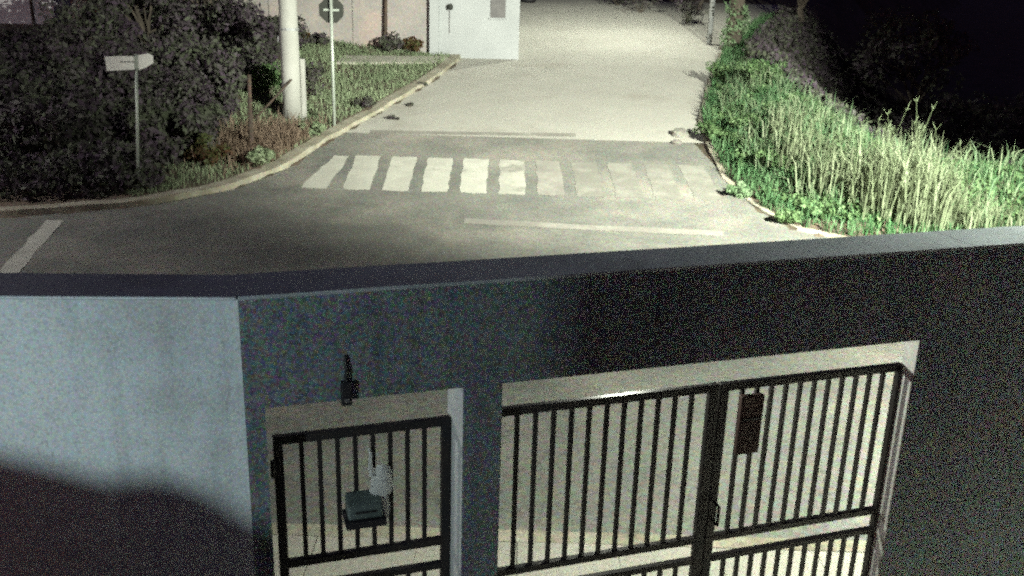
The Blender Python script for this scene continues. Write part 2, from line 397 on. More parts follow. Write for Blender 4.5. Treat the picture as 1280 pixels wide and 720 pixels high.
# bent end section, painted white
pv = Vector(wp(UA, D0, 0)); d = ray(0, 372); t = (Z_TOP-CAM_Z)/d.z; q = Vector((d.x*t, d.y*t, 0))
U2 = (pv-q).normalized(); N2 = Vector((-U2.y, U2.x, 0))
def w2(u, d, z): p = pv+U2*u+N2*d; return (p.x, p.y, z)
def w2box(b, u0, u1, d0, d1, z0, z1):
    return b.hexa([w2(u0, d0, z0), w2(u1, d0, z0), w2(u1, d1, z0), w2(u0, d1, z0), w2(u0, d0, z1), w2(u1, d0, z1), w2(u1, d1, z1), w2(u0, d1, z1)])
b = MB(); w2box(b, -5, -.002, 0, .16, 0, Z_TOP); wpart('wall_panel', b, m_white)['label'] = 'white painted wall panel'
b = MB(); w2box(b, -5, -.003, -.03, .33, Z_TOP+.001, Z_CAP-.002); wpart('coping', b, m_cap, bevel=.006)

# ------------------------------------------------------------------ gates
bar_me = {}
def gate_bar(parent, u, z0, z1, w=.024, m=None):
    key = (round(z1-z0, 3), w)
    if key not in bar_me:
        bb = MB(); h = w/2; bb.box(-h, h, -h, h, 0, z1-z0); bar_me[key] = bb.mesh('bar'); bar_me[key].materials.append(m or m_gate)
    o = bpy.data.objects.new('bar', bar_me[key]); C.objects.link(o); o.parent = parent; o.location = (u, 0, z0); return o
def leaf(name, u0, u1, d, nb, ztop, zm1, zm0, zbot, label, cat, group=None, stiles=(.06, .06)):
    g = empty(name, wp(u0, d, 0), YAW, label, cat, group)
    w = u1-u0
    def bx(nm, x0, x1, z0, z1, t=.02):
        bb = MB(); bb.box(x0, x1, -t, t, z0, z1); return bb.build(nm, m_gate, g, bevel=.004)
    bx('stile', 0, stiles[0], zbot, ztop, .022); bx('stile', w-stiles[1], w, zbot, ztop, .022)
    bx('rail', stiles[0], w-stiles[1], ztop-.05, ztop-.001); bx('rail', stiles[0], w-stiles[1], zm1-.02, zm1+.025)
    bx('rail', stiles[0], w-stiles[1], zm0-.02, zm0+.02); bx('rail', stiles[0], w-stiles[1], zbot+.01, zbot+.06)
    a, e = stiles[0], w-stiles[1]
    for zz in (.4, 1.03, 1.9):
        bb = MB(); xx = w+.006 if stiles[1] < stiles[0] else -.006
        bb.tube([(xx, -.012, zz-.05), (xx, -.012, zz+.05)], .014, 8); bb.build('hinge', m_gate, g)
    for i in range(nb):
        u = a+(e-a)*(i+1)/(nb+1)
        gate_bar(g, u, zm1+.025, ztop-.05); gate_bar(g, u, zbot+.06, zm0-.02)
    return g
GD = D0*1.028
gl = leaf('gate_leaf', 1.40, 2.815, GD, 11, 2.17, 1.107, .958, .06, 'black barred car gate leaf hinged beside the central pillar', 'gate', 'two leaves of the car gate', (.05, .06))
gr = leaf('gate_leaf', 2.825, 4.128, GD, 11, 2.17, 1.107, .958, .06, 'black barred car gate leaf with dark lock box near its top', 'gate', 'two leaves of the car gate', (.06, .022))
b = MB(); b.box(.13, .285, -.06, -.02, 1.70, 2.09); lb = b.build('lock_box', m_rust, gr, bevel=.008)
b = MB(); b.box(.15, .265, -.066, -.058, 1.93, 1.945); b.build('slot', m_dark, lb)
b = MB(); b.tube([(.03, -.03, 1.25), (.03, -.09, 1.25), (.03, -.09, 1.38), (.03, -.03, 1.38)], .01, 6); b.build('handle', m_gate, gr)
gp = leaf('pedestrian_gate', .24, 1.205, D0+.25, 8, 2.09, 1.30, 1.14, .06, 'narrow dark barred pedestrian gate between white wall and pillar', 'gate', None, (.05, .05))

gp_ = wp(2.55, D0+T, 2.66)
gl_ = empty('added_gate_lamp', gp_, YAW, 'small added bracket lamp, unseen on the street face of the wall over the car gate', 'wall lamp')  # added lamp, hidden by the wall, brightens the gate jamb and pavement
b = MB(); b.box(-.07, .07, .002, .04, -.09, .09); b.build('base', m_dark, gl_, bevel=.008)
b = MB(); b.tube([(0, .03, .02), (0, .45, .03), (0, .78, -.04)], .016, 6); b.build('arm', m_dark, gl_)
b = MB(); b.tube([(0, .78, -.03), (0, .78, -.07), (0, .78, -.16)], [.03, .11, .13], 12); b.build('lamp_shade', m_dark, gl_)
b = MB(); b.tube([(0, .78, -.165), (0, .78, -.20), (0, .78, -.225)], [.06, .06, .02], 10); b.build('bulb', emit('added_lamp_glass', (.95, 1., .82), 8), gl_)
l = bpy.data.lights.new('lamp_light', 'POINT'); l.energy = 85; l.color = (.96, 1., .84); l.shadow_soft_size = .04
lo = bpy.data.objects.new('lamp_light', l); C.objects.link(lo); lo.parent = gl_; lo.location = (0, .78, -.28)

# things hanging at the pedestrian gate
d_ = D0+.20
def wall_hit(px, py, d): r_ = ray(px, py); t = d/(r_.dot(Nn)); q = Vector((0, 0, CAM_Z))+r_*t; return q.dot(U), q.z
u, z = wall_hit(466, 622, d_)
bag = empty('plastic_bag', wp(u, d_, z-.16), YAW, 'white plastic bag hanging on the bars of the pedestrian gate', 'bag')
b = MB(); jr = random.Random(5); n = 14; prof = [(.0, .035), (.03, .062), (.10, .07), (.17, .058), (.21, .072), (.30, .066), (.335, .05), (.36, .02)]
for zz, rr in prof:
    for k in range(n):
        a_ = 2*math.pi*k/n; w_ = rr*(1+.22*math.sin(3*a_+zz*20)+jr.uniform(-.12, .12))
        b.v.append((.035+w_*math.cos(a_)*.8+(.02 if zz > .19 else 0), w_*math.sin(a_)*.45, zz))
b.f = [(i*n+k, i*n+(k+1) % n, (i+1)*n+(k+1) % n, (i+1)*n+k) for i in range(len(prof)-1) for k in range(n)]+[tuple(range(n))]
b.build('bag_body', m_bag, bag, smooth=True)
b = MB(); b.tube([(.0, 0, .30), (-.012, 0, .37), (-.008, .0, .43), (-.015, .02, .46)], [.02, .014, .01, .005], 6); b.build('bag_handle', m_bag, bag)
u, z = wall_hit(455, 637, d_)
lbx = empty('letter_box', wp(u, d_-.03, z), YAW, 'grey green letter box fixed low inside the pedestrian gate', 'letter box')
b = MB(); b.hexa([(-.10, -.07, 0), (.09, -.07, 0), (.09, .06, 0), (-.10, .06, 0), (-.10, -.05, .07), (.09, -.05, .07), (.09, .06, .11), (-.10, .06, .11)]); b.build('box_body', m_box, lbx, bevel=.01)
b = MB(); b.box(-.115, .105, -.09, .07, -.045, -.002); b.build('base', m_dark, lbx, bevel=.006)
b = MB(); b.box(-.06, .05, -.070, -.062, .035, .045); b.build('slot', m_dark, lbx)
u, z = wall_hit(432, 487, D0)
fx = empty('intercom', wp(u, D0, z), YAW, 'small dark intercom fixture on the wall over the pedestrian gate', 'intercom')
b = MB(); b.box(-.027, .027, -.04, -.001, -.075, .055); b.build('housing', m_dark, fx, bevel=.008)
b = MB(); b.tube([(0, -.02, .05), (.003, -.02, .12), (0, -.006, .19)], .009, 6); b.build('cable', m_dark, fx)
b = MB(); b.box(-.012, .012, -.046, -.039, -.05, -.03); b.build('button', m_window, fx)

# ------------------------------------------------------------------ foliage
def leaves_mesh(name, centers, rads, n_per, size, m, seed=1, up=.3, sq=.8):
    g = np.random.default_rng(seed); V = []; tint = []
    for (c, r_) in zip(centers, rads):
        n = n_per
        v = g.normal(size=(n, 3)); v /= np.linalg.norm(v, axis=1)[:, None]
        p = np.array(c)+v*(r_*(.55+.45*g.random((n, 1))**.5))*np.array([1, 1, sq])
        nor = v+g.normal(size=(n, 3))*.7+np.array([0, 0, up]); nor /= np.linalg.norm(nor, axis=1)[:, None]
        t1 = np.cross(nor, g.normal(size=(n, 3))); t1 /= np.linalg.norm(t1, axis=1)[:, None]; t2 = np.cross(nor, t1)
        s = size*(.6+.8*g.random((n, 1)))
        q = np.stack([p-t1*s, p+t2*s*.45, p+t1*s, p-t2*s*.45], 1)
        V.append(q.reshape(-1, 3)); tint.append(np.repeat(np.clip(.5+.3*g.normal(size=n)+g.normal()*.25, 0, 1), 4))
    V = np.concatenate(V); T_ = np.concatenate(tint); nq = len(V)//4
    me = bpy.data.meshes.new(name)
    me.vertices.add(len(V)); me.vertices.foreach_set('co', V.astype(np.float32).ravel())
    me.loops.add(nq*4); me.loops.foreach_set('vertex_index', np.arange(nq*4, dtype=np.int32))
    me.polygons.add(nq); me.polygons.foreach_set('loop_start', np.arange(0, nq*4, 4, dtype=np.int32))
    me.update(); at_ = me.attributes.new('tint', 'FLOAT', 'POINT'); at_.data.foreach_set('value', T_.astype(np.float32))
    me.materials.append(m); me.validate(); return me

def shrub(name, p, w, h, m, label, cat='shrub', group=None, seed=0, n=10, per=60, size=.06):
    g = random.Random(seed)
    o = empty(name, p, g.uniform(0, 6), label, cat, group)
    cs = []; rs = []
    for i in range(n):
        a_ = g.uniform(0, 2*math.pi); r_ = w*.5*math.sqrt(g.random())*.75; zz = h*(.2+.65*g.random()*(1-.4*(r_/(w*.5))))
        cs.append((r_*math.cos(a_), r_*math.sin(a_), zz)); rs.append(min(w, h)*g.uniform(.16, .3))
    b = MB()
    for c_ in cs[:max(4, n//2)]: b.tube([(0, 0, -.05), (c_[0]*.4, c_[1]*.4, c_[2]*.5), c_], [.02, .014, .006], 5)
    b.build('stem', m_bark, o)
    link('foliage', leaves_mesh('foliage', cs, rs, per, size, m, seed+11), None, o)
    return o

def make_tree(seed, h, cw, m, per=90, n=34, size=.13, lean=0):
    g = random.Random(seed); o = empty('tree')
    b = MB(); th = h*.5; pts = [(g.uniform(-.1, .1)*k+lean*k*.1, g.uniform(-.1, .1)*k, th*k/4-.2) for k in range(5)]
    b.tube(pts, [.2, .16, .13, .11, .08], 8); top = Vector(pts[-1]); cs = []; rs = []
    for i in range(n):
        a_ = g.uniform(0, 2*math.pi); el = g.uniform(-.35, 1.2); rr = cw*.5*g.uniform(.45, 1)
        c_ = (top.x+rr*math.cos(a_)*math.cos(el), top.y+rr*math.sin(a_)*math.cos(el), h*.55+h*.38*math.sin(el)*g.uniform(.6, 1))
        cs.append(c_); rs.append(cw*g.uniform(.09, .17))
    b.build('trunk', m_bark, o, smooth=True)
    bl = MB()
    for c_ in cs[:12]:
        k = g.choice(pts[2:]); bl.tube([k, ((k[0]+c_[0])/2, (k[1]+c_[1])/2, (k[2]+c_[2])/2+.2), c_], [.06, .04, .015], 5)
    bl.build('limbs', m_bark, o)
    link('crown', leaves_mesh('crown', cs, rs, per, size, m, seed+5), None, o)
    return o

def grass_mesh(name, P, h0, h1, w, m, seed=1, bend=.5, tint_pos=None):
    g = np.random.default_rng(seed); n = len(P)
    h = h0+(h1-h0)*g.random(n); a_ = g.random(n)*2*np.pi; l = g.random(n)*bend
    dirs = np.stack([np.cos(a_), np.sin(a_)], 1); pw = np.stack([-dirs[:, 1], dirs[:, 0]], 1)
    b0 = g.random(n)*2*np.pi; fw = np.stack([np.cos(b0), np.sin(b0)], 1)*w*(.6+.8*g.random((n, 1)))
    def mk(off, z, wf): 
        return np.concatenate([P[:, :2]+dirs*off[:, None]+fw*wf, (P[:, 2]+z)[:, None]], 1)
    z0 = np.zeros(n)
    v = [mk(z0, z0-.02, -1), mk(z0, z0-.02, 1), mk(l*h*.3, h*.6, .75), mk(l*h*.3, h*.6, -.75), mk(l*h, h*(1-.35*l), 0)]
    V = np.stack(v, 1).reshape(-1, 3)
    idx = np.arange(n)*5
    loops = np.stack([idx, idx+1, idx+2, idx+3, idx+3, idx+2, idx+4], 1).ravel()
    starts = np.stack([np.arange(n)*7, np.arange(n)*7+4], 1).ravel()
    me = bpy.data.meshes.new(name); me.vertices.add(len(V)); me.vertices.foreach_set('co', V.astype(np.float32).ravel())
    me.loops.add(len(loops)); me.loops.foreach_set('vertex_index', loops.astype(np.int32))
    me.polygons.add(len(starts)); me.polygons.foreach_set('loop_start', starts.astype(np.int32))
    me.update(); T_ = np.clip(.5+.25*g.normal(size=n)+(tint_pos if tint_pos is not None else 0), 0, 1)
    at_ = me.attributes.new('tint', 'FLOAT', 'POINT'); at_.data.foreach_set('value', np.repeat(T_, 5).astype(np.float32))
    me.materials.append(m); me.validate(); return me

G = np.random.default_rng(4)
def clumpy(X, Y, s=1.1): return np.sin(X*s*2.3+1.3*np.sin(Y*s*1.7))*np.sin(Y*s*2.9+np.sin(X*s*2.1)*1.7)
# bank grass
n = 150000
X, Y = G.uniform(4.3, 20, n), G.uniform(15.4, 44, n)
s = seg_dist(X, Y, RIGHT); cl = clumpy(X, Y)
k = (s > .12+.1*cl) & (s < np.clip(4.2-.24*(Y-22), 1.3, 4.6)+.4*cl) & (G.random(n) < .45+.5*smooth((cl+.6)/1.2))
P = np.stack([X, Y, gz(X, Y)-.02], 1)[k]
tag(link('grass', grass_mesh('grass', P, .14, .42, .011, l_bank, 3, .9, .28*clumpy(P[:, 0]*.6, P[:, 1]*.6)), None), kind='stuff')
n = 9000
X, Y = G.uniform(5., 14, n), G.uniform(16, 34, n); s = seg_dist(X, Y, RIGHT); cl = clumpy(X, Y, .6)
k = (s > .4) & (s < np.clip(3.6-.25*(Y-22), 1., 3.6)) & (cl > .0)
P = np.stack([X, Y, gz(X, Y)-.02], 1)[k]
tag(link('weeds', leaves_mesh('weeds', P+np.array([0, 0, .16]), np.full(len(P), .13), 9, .07, l_green, 9), None), kind='stuff')
# verge grass
n = 150000
X, Y = G.uniform(-16, -1.5, n), G.uniform(15.5, 38, n)
s = -seg_dist(X, Y, LEFT); cl = clumpy(X, Y)
k = (s > .38) & (Y < 36.2) & (X > -7.6-.25*cl) & (G.random(n) < .4+.5*smooth((cl+.6)/1.2)) & ~((X > -3.4) & (Y > 33.8))
P = np.stack([X, Y, gz(X, Y)-.02], 1)[k]
tag(link('grass', grass_mesh('grass', P, .04, .17, .010, l_verge, 5, .8, .25*clumpy(P[:, 0]*.5, P[:, 1]*.5)), None), kind='stuff')
# dry brush heap by the utility pole
n = 5200; X = G.normal(at(345, 182).x, .8, n); Y = G.normal(at(345, 182).y, .75, n)
ss = -seg_dist(X, Y, LEFT); k = ss > .4
P = np.stack([X, Y, gz(X, Y)-.02], 1)[k]
tag(link('dry_grass', grass_mesh('dry_grass', P, .1, .5, .012, l_dry, 8, 1.1), None), kind='stuff')

# tall pale grasses on the bank
def tall_clump(px, py, h, n, w, label, seed):
    p = at(px, py); g = np.random.default_rng(seed)
    P = np.concatenate([g.normal(0, w, (n, 2)), np.full((n, 1), -.03)], 1)
    o = empty('tall_grass', p, 0, label, 'tall grass', 'tall pale grass clumps on the bank')
    link('blades', grass_mesh('blades', P, h*.35, h, .014, l_pale, seed, .62), None, o)
    b = MB(); r_ = random.Random(seed)
    for i in range(8):
        x, y = r_.gauss(0, w), r_.gauss(0, w); hh = h*r_.uniform(.8, 1.12); a_ = r_.uniform(0, 6)
        e = (x+.12*hh*math.cos(a_), y+.12*hh*math.sin(a_), hh); b.tube([(x, y, 0), (x+.03*math.cos(a_), y+.03*math.sin(a_), hh*.6), e], [.008, .006, .003], 4)
        for q in range(5): b.tube([e, (e[0]+r_.uniform(-.09, .09), e[1]+r_.uniform(-.09, .09), e[2]+r_.uniform(-.02, .16))], [.006, .002], 3)
    b.build('seed_heads', l_pale, o)
    return o
n = 14000
X, Y = G.uniform(5., 13, n), G.uniform(16, 32, n); s = seg_dist(X, Y, RIGHT); cl = clumpy(X, Y, .8)
k = (s > .6) & (s < np.clip(3.3-.25*(Y-22), .9, 3.3)) & (cl > -.15-.6*(G.random(n) < .3)) & (G.random(n) < np.clip(1.5-.09*(Y-22), .2, 1))
P = np.stack([X, Y, gz(X, Y)-.02], 1)[k]
tag(link('weeds', grass_mesh('weeds', P, .28, .88, .013, l_weed, 31, .95, .3*clumpy(P[:, 0]*1.3, P[:, 1]*1.3)), None), kind='stuff')
for i, (px, py, h, n_, w, lab) in enumerate([
    (1092, 262, 1.75, 240, .22, 'tall pale grass clump with a single upright plume on the bank crest'),
    (1132, 272, 1.95, 360, .26, 'tallest pale grass clump with forked plumes on the bank'),
    (1165, 282, 1.45, 260, .24, 'pale grass clump leaning right of the tallest clump'),
    (1050, 240, 1.25, 230, .3, 'loose pale grass clump behind the weeds mid bank'),
    (1180, 280, 1.0, 160, .2, 'lone thin pale grass tuft at the right bank edge'),
    (1012, 205, 1.1, 220, .34, 'short dry pale grass clump near the bank top'),
    (985, 170, 1.0, 200, .34, 'buff grass clump beside the dark slope at upper bank'),
    (1235, 285, .7, 200, .34, 'low pale grass tuft closest to the wall coping'),
    (1110, 250, 1.2, 200, .26, 'pale grass clump between the two plumed clumps')]):
    tall_clump(px, py, h, n_, w, lab, 40+i)
sh = 0
for (px, py, w, h, m_, lab, nm) in [
    (886, 178, 1.0, .6, l_green, 'leafy green shrub hanging over the right kerb', 'shrub'),
    (930, 165, 1.1, .6, l_green, 'green weedy shrub behind the kerbside shrub on the bank', 'shrub'),
    (905, 105, 1.3, .8, l_green, 'dark green shrub below the ivy covered trunk', 'shrub'),
    (955, 105, 1.3, .9, l_green, 'mid green shrub high on the bank beside the dark slope', 'shrub'),
    (970, 210, 1.0, .5, l_green, 'low green shrub in the middle of the bank', 'shrub'),
    (925, 248, .6, .35, l_ivy, 'small pale leafed weed at the foot of the bank', 'shrub'),
    (985, 280, .6, .3, l_green, 'small dark weed by the bank corner next to the coping', 'shrub'),
    (800, 16, 2.2, 1.5, l_dark, 'dark bush at the top end of the street, middle of three', 'shrub'),
    (858, 30, 1.8, 1.3, l_dark, 'dark bush beside the street lamp post at the top end of the street', 'shrub'),
    (772, 7, 2.0, 1.5, l_dark, 'dark bush farthest up the street', 'shrub'),
    (486, 66, 1.1, .75, l_dark, 'dark green shrub against the stained wall below the stake', 'shrub'),
    (515, 66, .9, .6, l_red, 'reddish shrub against the stained wall beside the white house', 'shrub'),
    (385, 118, 1.2, 1.0, l_dark, 'tall dark shrub between the utility pole and the stop sign', 'shrub'),
    (400, 56, 1.2, .45, l_dark, 'low hedge clump behind the round sign post', 'shrub'),
    (372, 54, 1.2, .5, l_red, 'low reddish hedge clump behind the utility pole', 'shrub'),
    (455, 134, .8, .3, l_dark, 'flat dark weed on the lawn right of the stop sign', 'shrub'),
    (392, 170, .7, .35, l_verge, 'small weed at the foot of the utility pole', 'shrub'),
    (335, 118, 1.2, 1.0, l_green, 'green shrub left of the utility pole', 'shrub'),
    (255, 205, 1.4, .7, l_red, 'reddish brush by the kerb under the dark trees', 'shrub'),
    (330, 205, 1.0, .45, l_verge, 'low weedy clump along the left kerb', 'shrub')]:
    sh += 1
    shrub(nm, at(px, py), w, h, m_, lab, 'shrub', 'shrubs along the street', 100+sh, n=14, per=60, size=.055)

n = 26000
X, Y = G.uniform(-22, -7.0, n), G.uniform(14.5, 36, n); s = -seg_dist(X, Y, LEFT); cl = clumpy(X, Y, .5)
k = (s > .6+.2*cl) & (X < -7.4-.3*cl) & ((Y < 29.5) | (X > -14))
P = np.stack([X, Y, gz(X, Y)-.02], 1)[k]
hh = (.12+.30*np.clip(cl[k]+.3, 0, 1)+.25*smooth((s[k]-1.5)/2))
tag(link('undergrowth', leaves_mesh('undergrowth', P+np.stack([0*hh, 0*hh, hh*G.random(len(hh))*1.6], 1), np.full(len(P), .16), 9, .075, l_dark, 19), None), kind='stuff')
n = 16000
X, Y = G.uniform(7.5, 24, n), G.uniform(16, 44, n); s = seg_dist(X, Y, RIGHT)
k = s > np.clip(3.4-.24*(Y-22), 1.1, 3.8)
P = np.stack([X, Y, gz(X, Y)-.02], 1)[k]
tag(link('undergrowth', leaves_mesh('undergrowth', P+np.stack([0*P[:, 0], 0*P[:, 0], .5*G.random(len(P))], 1), np.full(len(P), .2), 8, .085, l_dark, 23), None), kind='stuff')
for i, (px, py, w, h, lab) in enumerate([
    (70, 190, 2.6, 1.6, 'broad dark shrub left of the street name sign'), (20, 130, 2.2, .9, 'dark shrub under the pale lilac house wall'),
    (215, 190, 2.2, 1.3, 'broad dark shrub right of the street name sign post'), (140, 140, 2.8, 2.0, 'tall dark shrub mass behind the street name sign'),
    (250, 130, 2.6, 1.9, 'dark shrub between the name sign and the wooden post'), (290, 75, 2.4, 2.0, 'dark shrub rising beside the stained wall end'),
    (105, 225, 1.8, .8, 'low dark shrub at the kerb under the name sign')]):
    shrub('shrub', at(px, py), w, h, l_dark, lab, 'shrub', 'dark shrubs on the left verge', 500+i, n=26, per=110, size=.09)
# trees
protos = [make_tree(1, 6.0, 5.2, l_dark), make_tree(2, 5.0, 4.6, l_dark), make_tree(3, 7.0, 5.6, l_dark)]
used = [False]*3
def tree(kind, x, y, s, rz, label, group, dz=0):
    o = protos[kind] if not used[kind] else copy_tree(protos[kind]); used[kind] = True
    o.location = (x, y, gzf(x, y)+dz); o.scale = (s, s, s*.95); o.rotation_euler.z = rz
    return tag(o, label, 'tree', group)
for i, (k_, px, Y_, s_, lab) in enumerate([
    (0, 125, 26, .52, 'dark tree behind the street name sign'), (1, -150, 22, .5, 'dark bushy tree at the left frame edge'),
    (1, 190, 28, .7, 'dark tree growing behind the sign and left of the green shrub'), (2, 262, 31, .62, 'dark tree before the stained wall left of the utility pole'),
    (0, 150, 33, .6, 'dark tree by the garden wall behind the sign'), (1, 225, 23.2, .42, 'low dark bushy tree right of the name sign post')]):
    x = (px-640)/F_PX*Y_*1.0
    tree(k_, x, Y_, s_, i*1.3, lab, 'dark trees left of the street', -.6)
for i, (k_, x, y, s_, lab) in enumerate([
    (0, 13.5, 30, .8, 'black looking tree in the hollow behind the bank crest'), (1, 18, 32, .9, 'dark tree in the hollow right of the others'),
    (2, 11.8, 41, 1., 'dark tree beyond the ivy covered trunk'), (0, 17, 41, 1., 'dark tree far back in the hollow'),
    (1, 8.5, 47, .9, 'dark tree closing the top of the street'), (2, 22, 36, 1., 'dark tree at the far right of the hollow'),
    (1, 15.5, 25.5, .7, 'dark bushy tree just behind the tall grasses'), (0, 5.6, 50, .7, 'dark bushy tree overhanging the top end of the street')]):
    tree(k_, x, y, s_, 2+i*1.1, lab, 'dark trees behind the bank', -.5)
# ivy covered trunk
p = at(915, 62)
iv = empty('tree', p, 0, 'thick tree trunk wrapped in pale green ivy at the top of the bank', 'tree')
b = MB(); b.tube([(0, 0, -.2), (.05, 0, 1.5), (0, .05, 3.5), (.2, 0, 6)], [.32, .26, .24, .2], 10); b.build('trunk', m_bark, iv, smooth=True)
cs = [(rnd.gauss(0, .2), rnd.gauss(0, .2), rnd.uniform(0, 5.5)) for _ in range(60)]
link('ivy', leaves_mesh('ivy', cs, [.3]*60, 60, .07, l_ivy, 77, sq=1.2), None, iv)
cs = [(rnd.gauss(.2, 1.2), rnd.gauss(0, 1.2), rnd.uniform(5, 8)) for _ in range(26)]
link('crown', leaves_mesh('crown', cs, [.7]*26, 90, .12, l_dark, 78), None, iv)

# ------------------------------------------------------------------ street furniture
def street_lamp(name, x, y, az, h, arm, label, watts, col, cone, blend=.35):
    z0 = gzf(x, y); o = empty(name, (x, y, z0), az, label, 'street lamp', 'street lamps')
    b = MB(); b.tube([(0, 0, -.1), (0, 0, h*.5), (0, 0, h)], [.11, .09, .065], 12); b.build('pole', m_steel, o, smooth=True)
    b = MB(); b.tube([(0, 0, h-.15), (arm*.25, 0, h+.18), (arm*.9, 0, h+.3)], [.04, .035, .03], 8); b.build('arm', m_steel, o, smooth=True)
    b = MB(); b.hexa([(arm*.85, -.1, h+.22), (arm*.85+.6, -.14, h+.24), (arm*.85+.6, .14, h+.24), (arm*.85, .1, h+.22), (arm*.85, -.07, h+.34), (arm*.85+.55, -.1, h+.36), (arm*.85+.55, .1, h+.36), (arm*.85, .07, h+.34)])
    head = b.build('lamp_head', m_steel, o, bevel=.01)
    b = MB(); b.box(arm*.85+.12, arm*.85+.52, -.09, .09, h+.215, h+.228); b.build('lens', emit('lamp_lens_'+name, col, 12), head)
    l = bpy.data.lights.new('lamp_light', 'SPOT'); l.energy = watts; l.color = col; l.spot_size = R(cone); l.spot_blend = blend; l.shadow_soft_size = .12
    lo = bpy.data.objects.new('lamp_light', l); C.objects.link(lo); lo.parent = head; lo.location = (arm*.85+.32, 0, h+.19)
    return o
p = at(886, 56)
street_lamp('street_lamp', p.x, p.y, math.pi*.97, 7.5, 3.2, 'slim dark street lamp post at the top of the grassy bank', 3400, (.97, 1., .87), 128)
street_lamp('street_lamp', 7.3, 5.95, math.pi*.58, 5.4, 1.0, 'short street lamp on the pavement right of the car gate, out of view', 10500, (.94, 1., .86), 154, .9)
street_lamp('street_lamp', -16.5, 13.6, math.pi*.12, 6.5, 1.4, 'dim street lamp on the left verge, out of view to the left', 3000, (.98, .96, .94), 177, .25)
# floodlight on its own mast beside the short lamp, with an added plate cutting the beam on its right side
src = Vector((9.5, 6.2, gzf(9.5, 6.2)))
nl = empty('floodlight_mast', src, 0, 'floodlight with an added beam cutting plate on a tall mast at the pavement'  , 'floodlight')
b = MB(); b.tube([(0, 0, 0), (0, 0, 4), (0, 0, 7.3)], [.1, .085, .07], 12); b.build('mast', m_steel, nl, smooth=True)
b = MB(); b.hexa([(-.2, -.25, -.16), (.2, -.25, -.16), (.24, -.02, -.18), (-.24, -.02, -.18), (-.2, -.25, .16), (.2, -.25, .16), (.24, -.02, .18), (-.24, -.02, .18)])
fl = b.build('lamp_head', m_steel, nl, bevel=.01); fl.location = (0, 0, 7.5)
tgt = Vector((2.4, 29., 1.2)); src2 = src+Vector((0, 0, 7.5))
rot = (tgt-src2).to_track_quat('Y', 'Z'); fl.rotation_mode = 'QUATERNION'; fl.rotation_quaternion = rot
b = MB(); b.box(-.2, .2, -.019, -.012, -.15, .15); b.build('lens', emit('flood_lens', (.97, 1., .86), 30), fl)
# plate added to keep the hollow dark, cutting the beam at the bank crest
l = bpy.data.lights.new('flood_beam', 'SPOT'); l.energy = 76000; l.color = (.965, 1., .865); l.spot_size = R(76); l.spot_blend = 1.; l.shadow_soft_size = .04
lo = bpy.data.objects.new('flood_beam', l); C.objects.link(lo); lo.parent = fl; lo.location = (0, .05, 0); lo.rotation_euler = (R(90), 0, 0)
ax = math.atan2(2.4-9.5, 29-6.2)                       # azimuth of the beam, clockwise positive
edge = R(-1.0)-ax
b = MB(); x1 = .05+.55*math.tan(edge)
b.hexa([(x1, .6, -.5), (.9, .6, -.5), (.9, .62, -.5), (x1, .62, -.5), (x1, .6, .3), (.9, .6, .3), (.9, .62, .3), (x1, .62, .3)])
b.hexa([(.7, -.02, -.04), (.74, -.02, -.04), (.74, .6, -.04), (.7, .6, -.04), (.7, -.02, .04), (.74, -.02, .04), (.74, .6, .04), (.7, .6, .04)])
b.hexa([(.2, -.1, -.04), (.74, -.1, -.04), (.74, -.02, -.04), (.2, -.02, -.04), (.2, -.1, .04), (.74, -.1, .04), (.74, -.02, .04), (.2, -.02, .04)])
b.build('beam_cut_plate', m_dark, fl)

p = at(366, 147)
pole = empty('utility_pole', p, 0, 'thick pale concrete utility pole on the left verge', 'utility pole')
b = MB(); b.tube([(0, 0, -.2), (0, 0, 1.2), (-.02, 0, 4.5), (-.04, 0, 9)], [.26, .245, .215, .17], 12); b.build('shaft', m_pole, pole, smooth=True)
b = MB(); b.box(.25, .36, -.06, .1, -.1, 1.5); b.build('conduit', m_pole, pole, bevel=.02)
b = MB(); b.tube([(-.9, -.5, -.05), (.08, -.3, 1.0)], .028, 6); 
st = b.build('stake', m_wood); st.location = p; tag(st, 'dark wooden stick leaning against the utility pole', 'stick')
b = MB(); b.tube([(-.005, 0, 2.2), (-.005, 0, 2.26)], .246, 14); b.build('strap', m_steel, pole)
b = MB(); b.box(-.29, -.225, -.05, .05, 1.9, 2.05); b.build('bracket', m_steel, pole)
b = MB(); b.box(-1, 1, -.05, .05, 8.2, 8.32); b.build('crossarm', m_wood, pole)

p = at(418, 156); hs = None
d = ray(418, 13); zc = CAM_Z+d.z*(p.y/d.y)-p.z
sg = empty('stop_sign', p, R(6), 'stop sign seen from behind on a slim pale post', 'stop sign')
b = MB(); b.tube([(0, 0, -.2), (0, 0, zc+.34)], .04, 10); b.build('post', m_post, sg, smooth=True)
b = MB(); rr = .30/math.cos(R(22.5)); b.prism([(rr*math.cos(R(22.5+45*k)), zc+rr*math.sin(R(22.5+45*k))) for k in range(8)], .055, .062); b.build('sign_plate', m_signback, sg)
m_red = mat('sign_red', (.45, .02, .02), .4, (.4, .02, .02), 4)
b = MB(); b.prism([(rr*.97*math.cos(R(22.5+45*k)), zc+rr*.97*math.sin(R(22.5+45*k))) for k in range(8)], .0625, .066); b.build('sign_face', m_red, sg)
b = MB(); b.box(-.19, .19, .038, .055, zc-.015, zc+.03); b.build('bracket', m_post, sg)

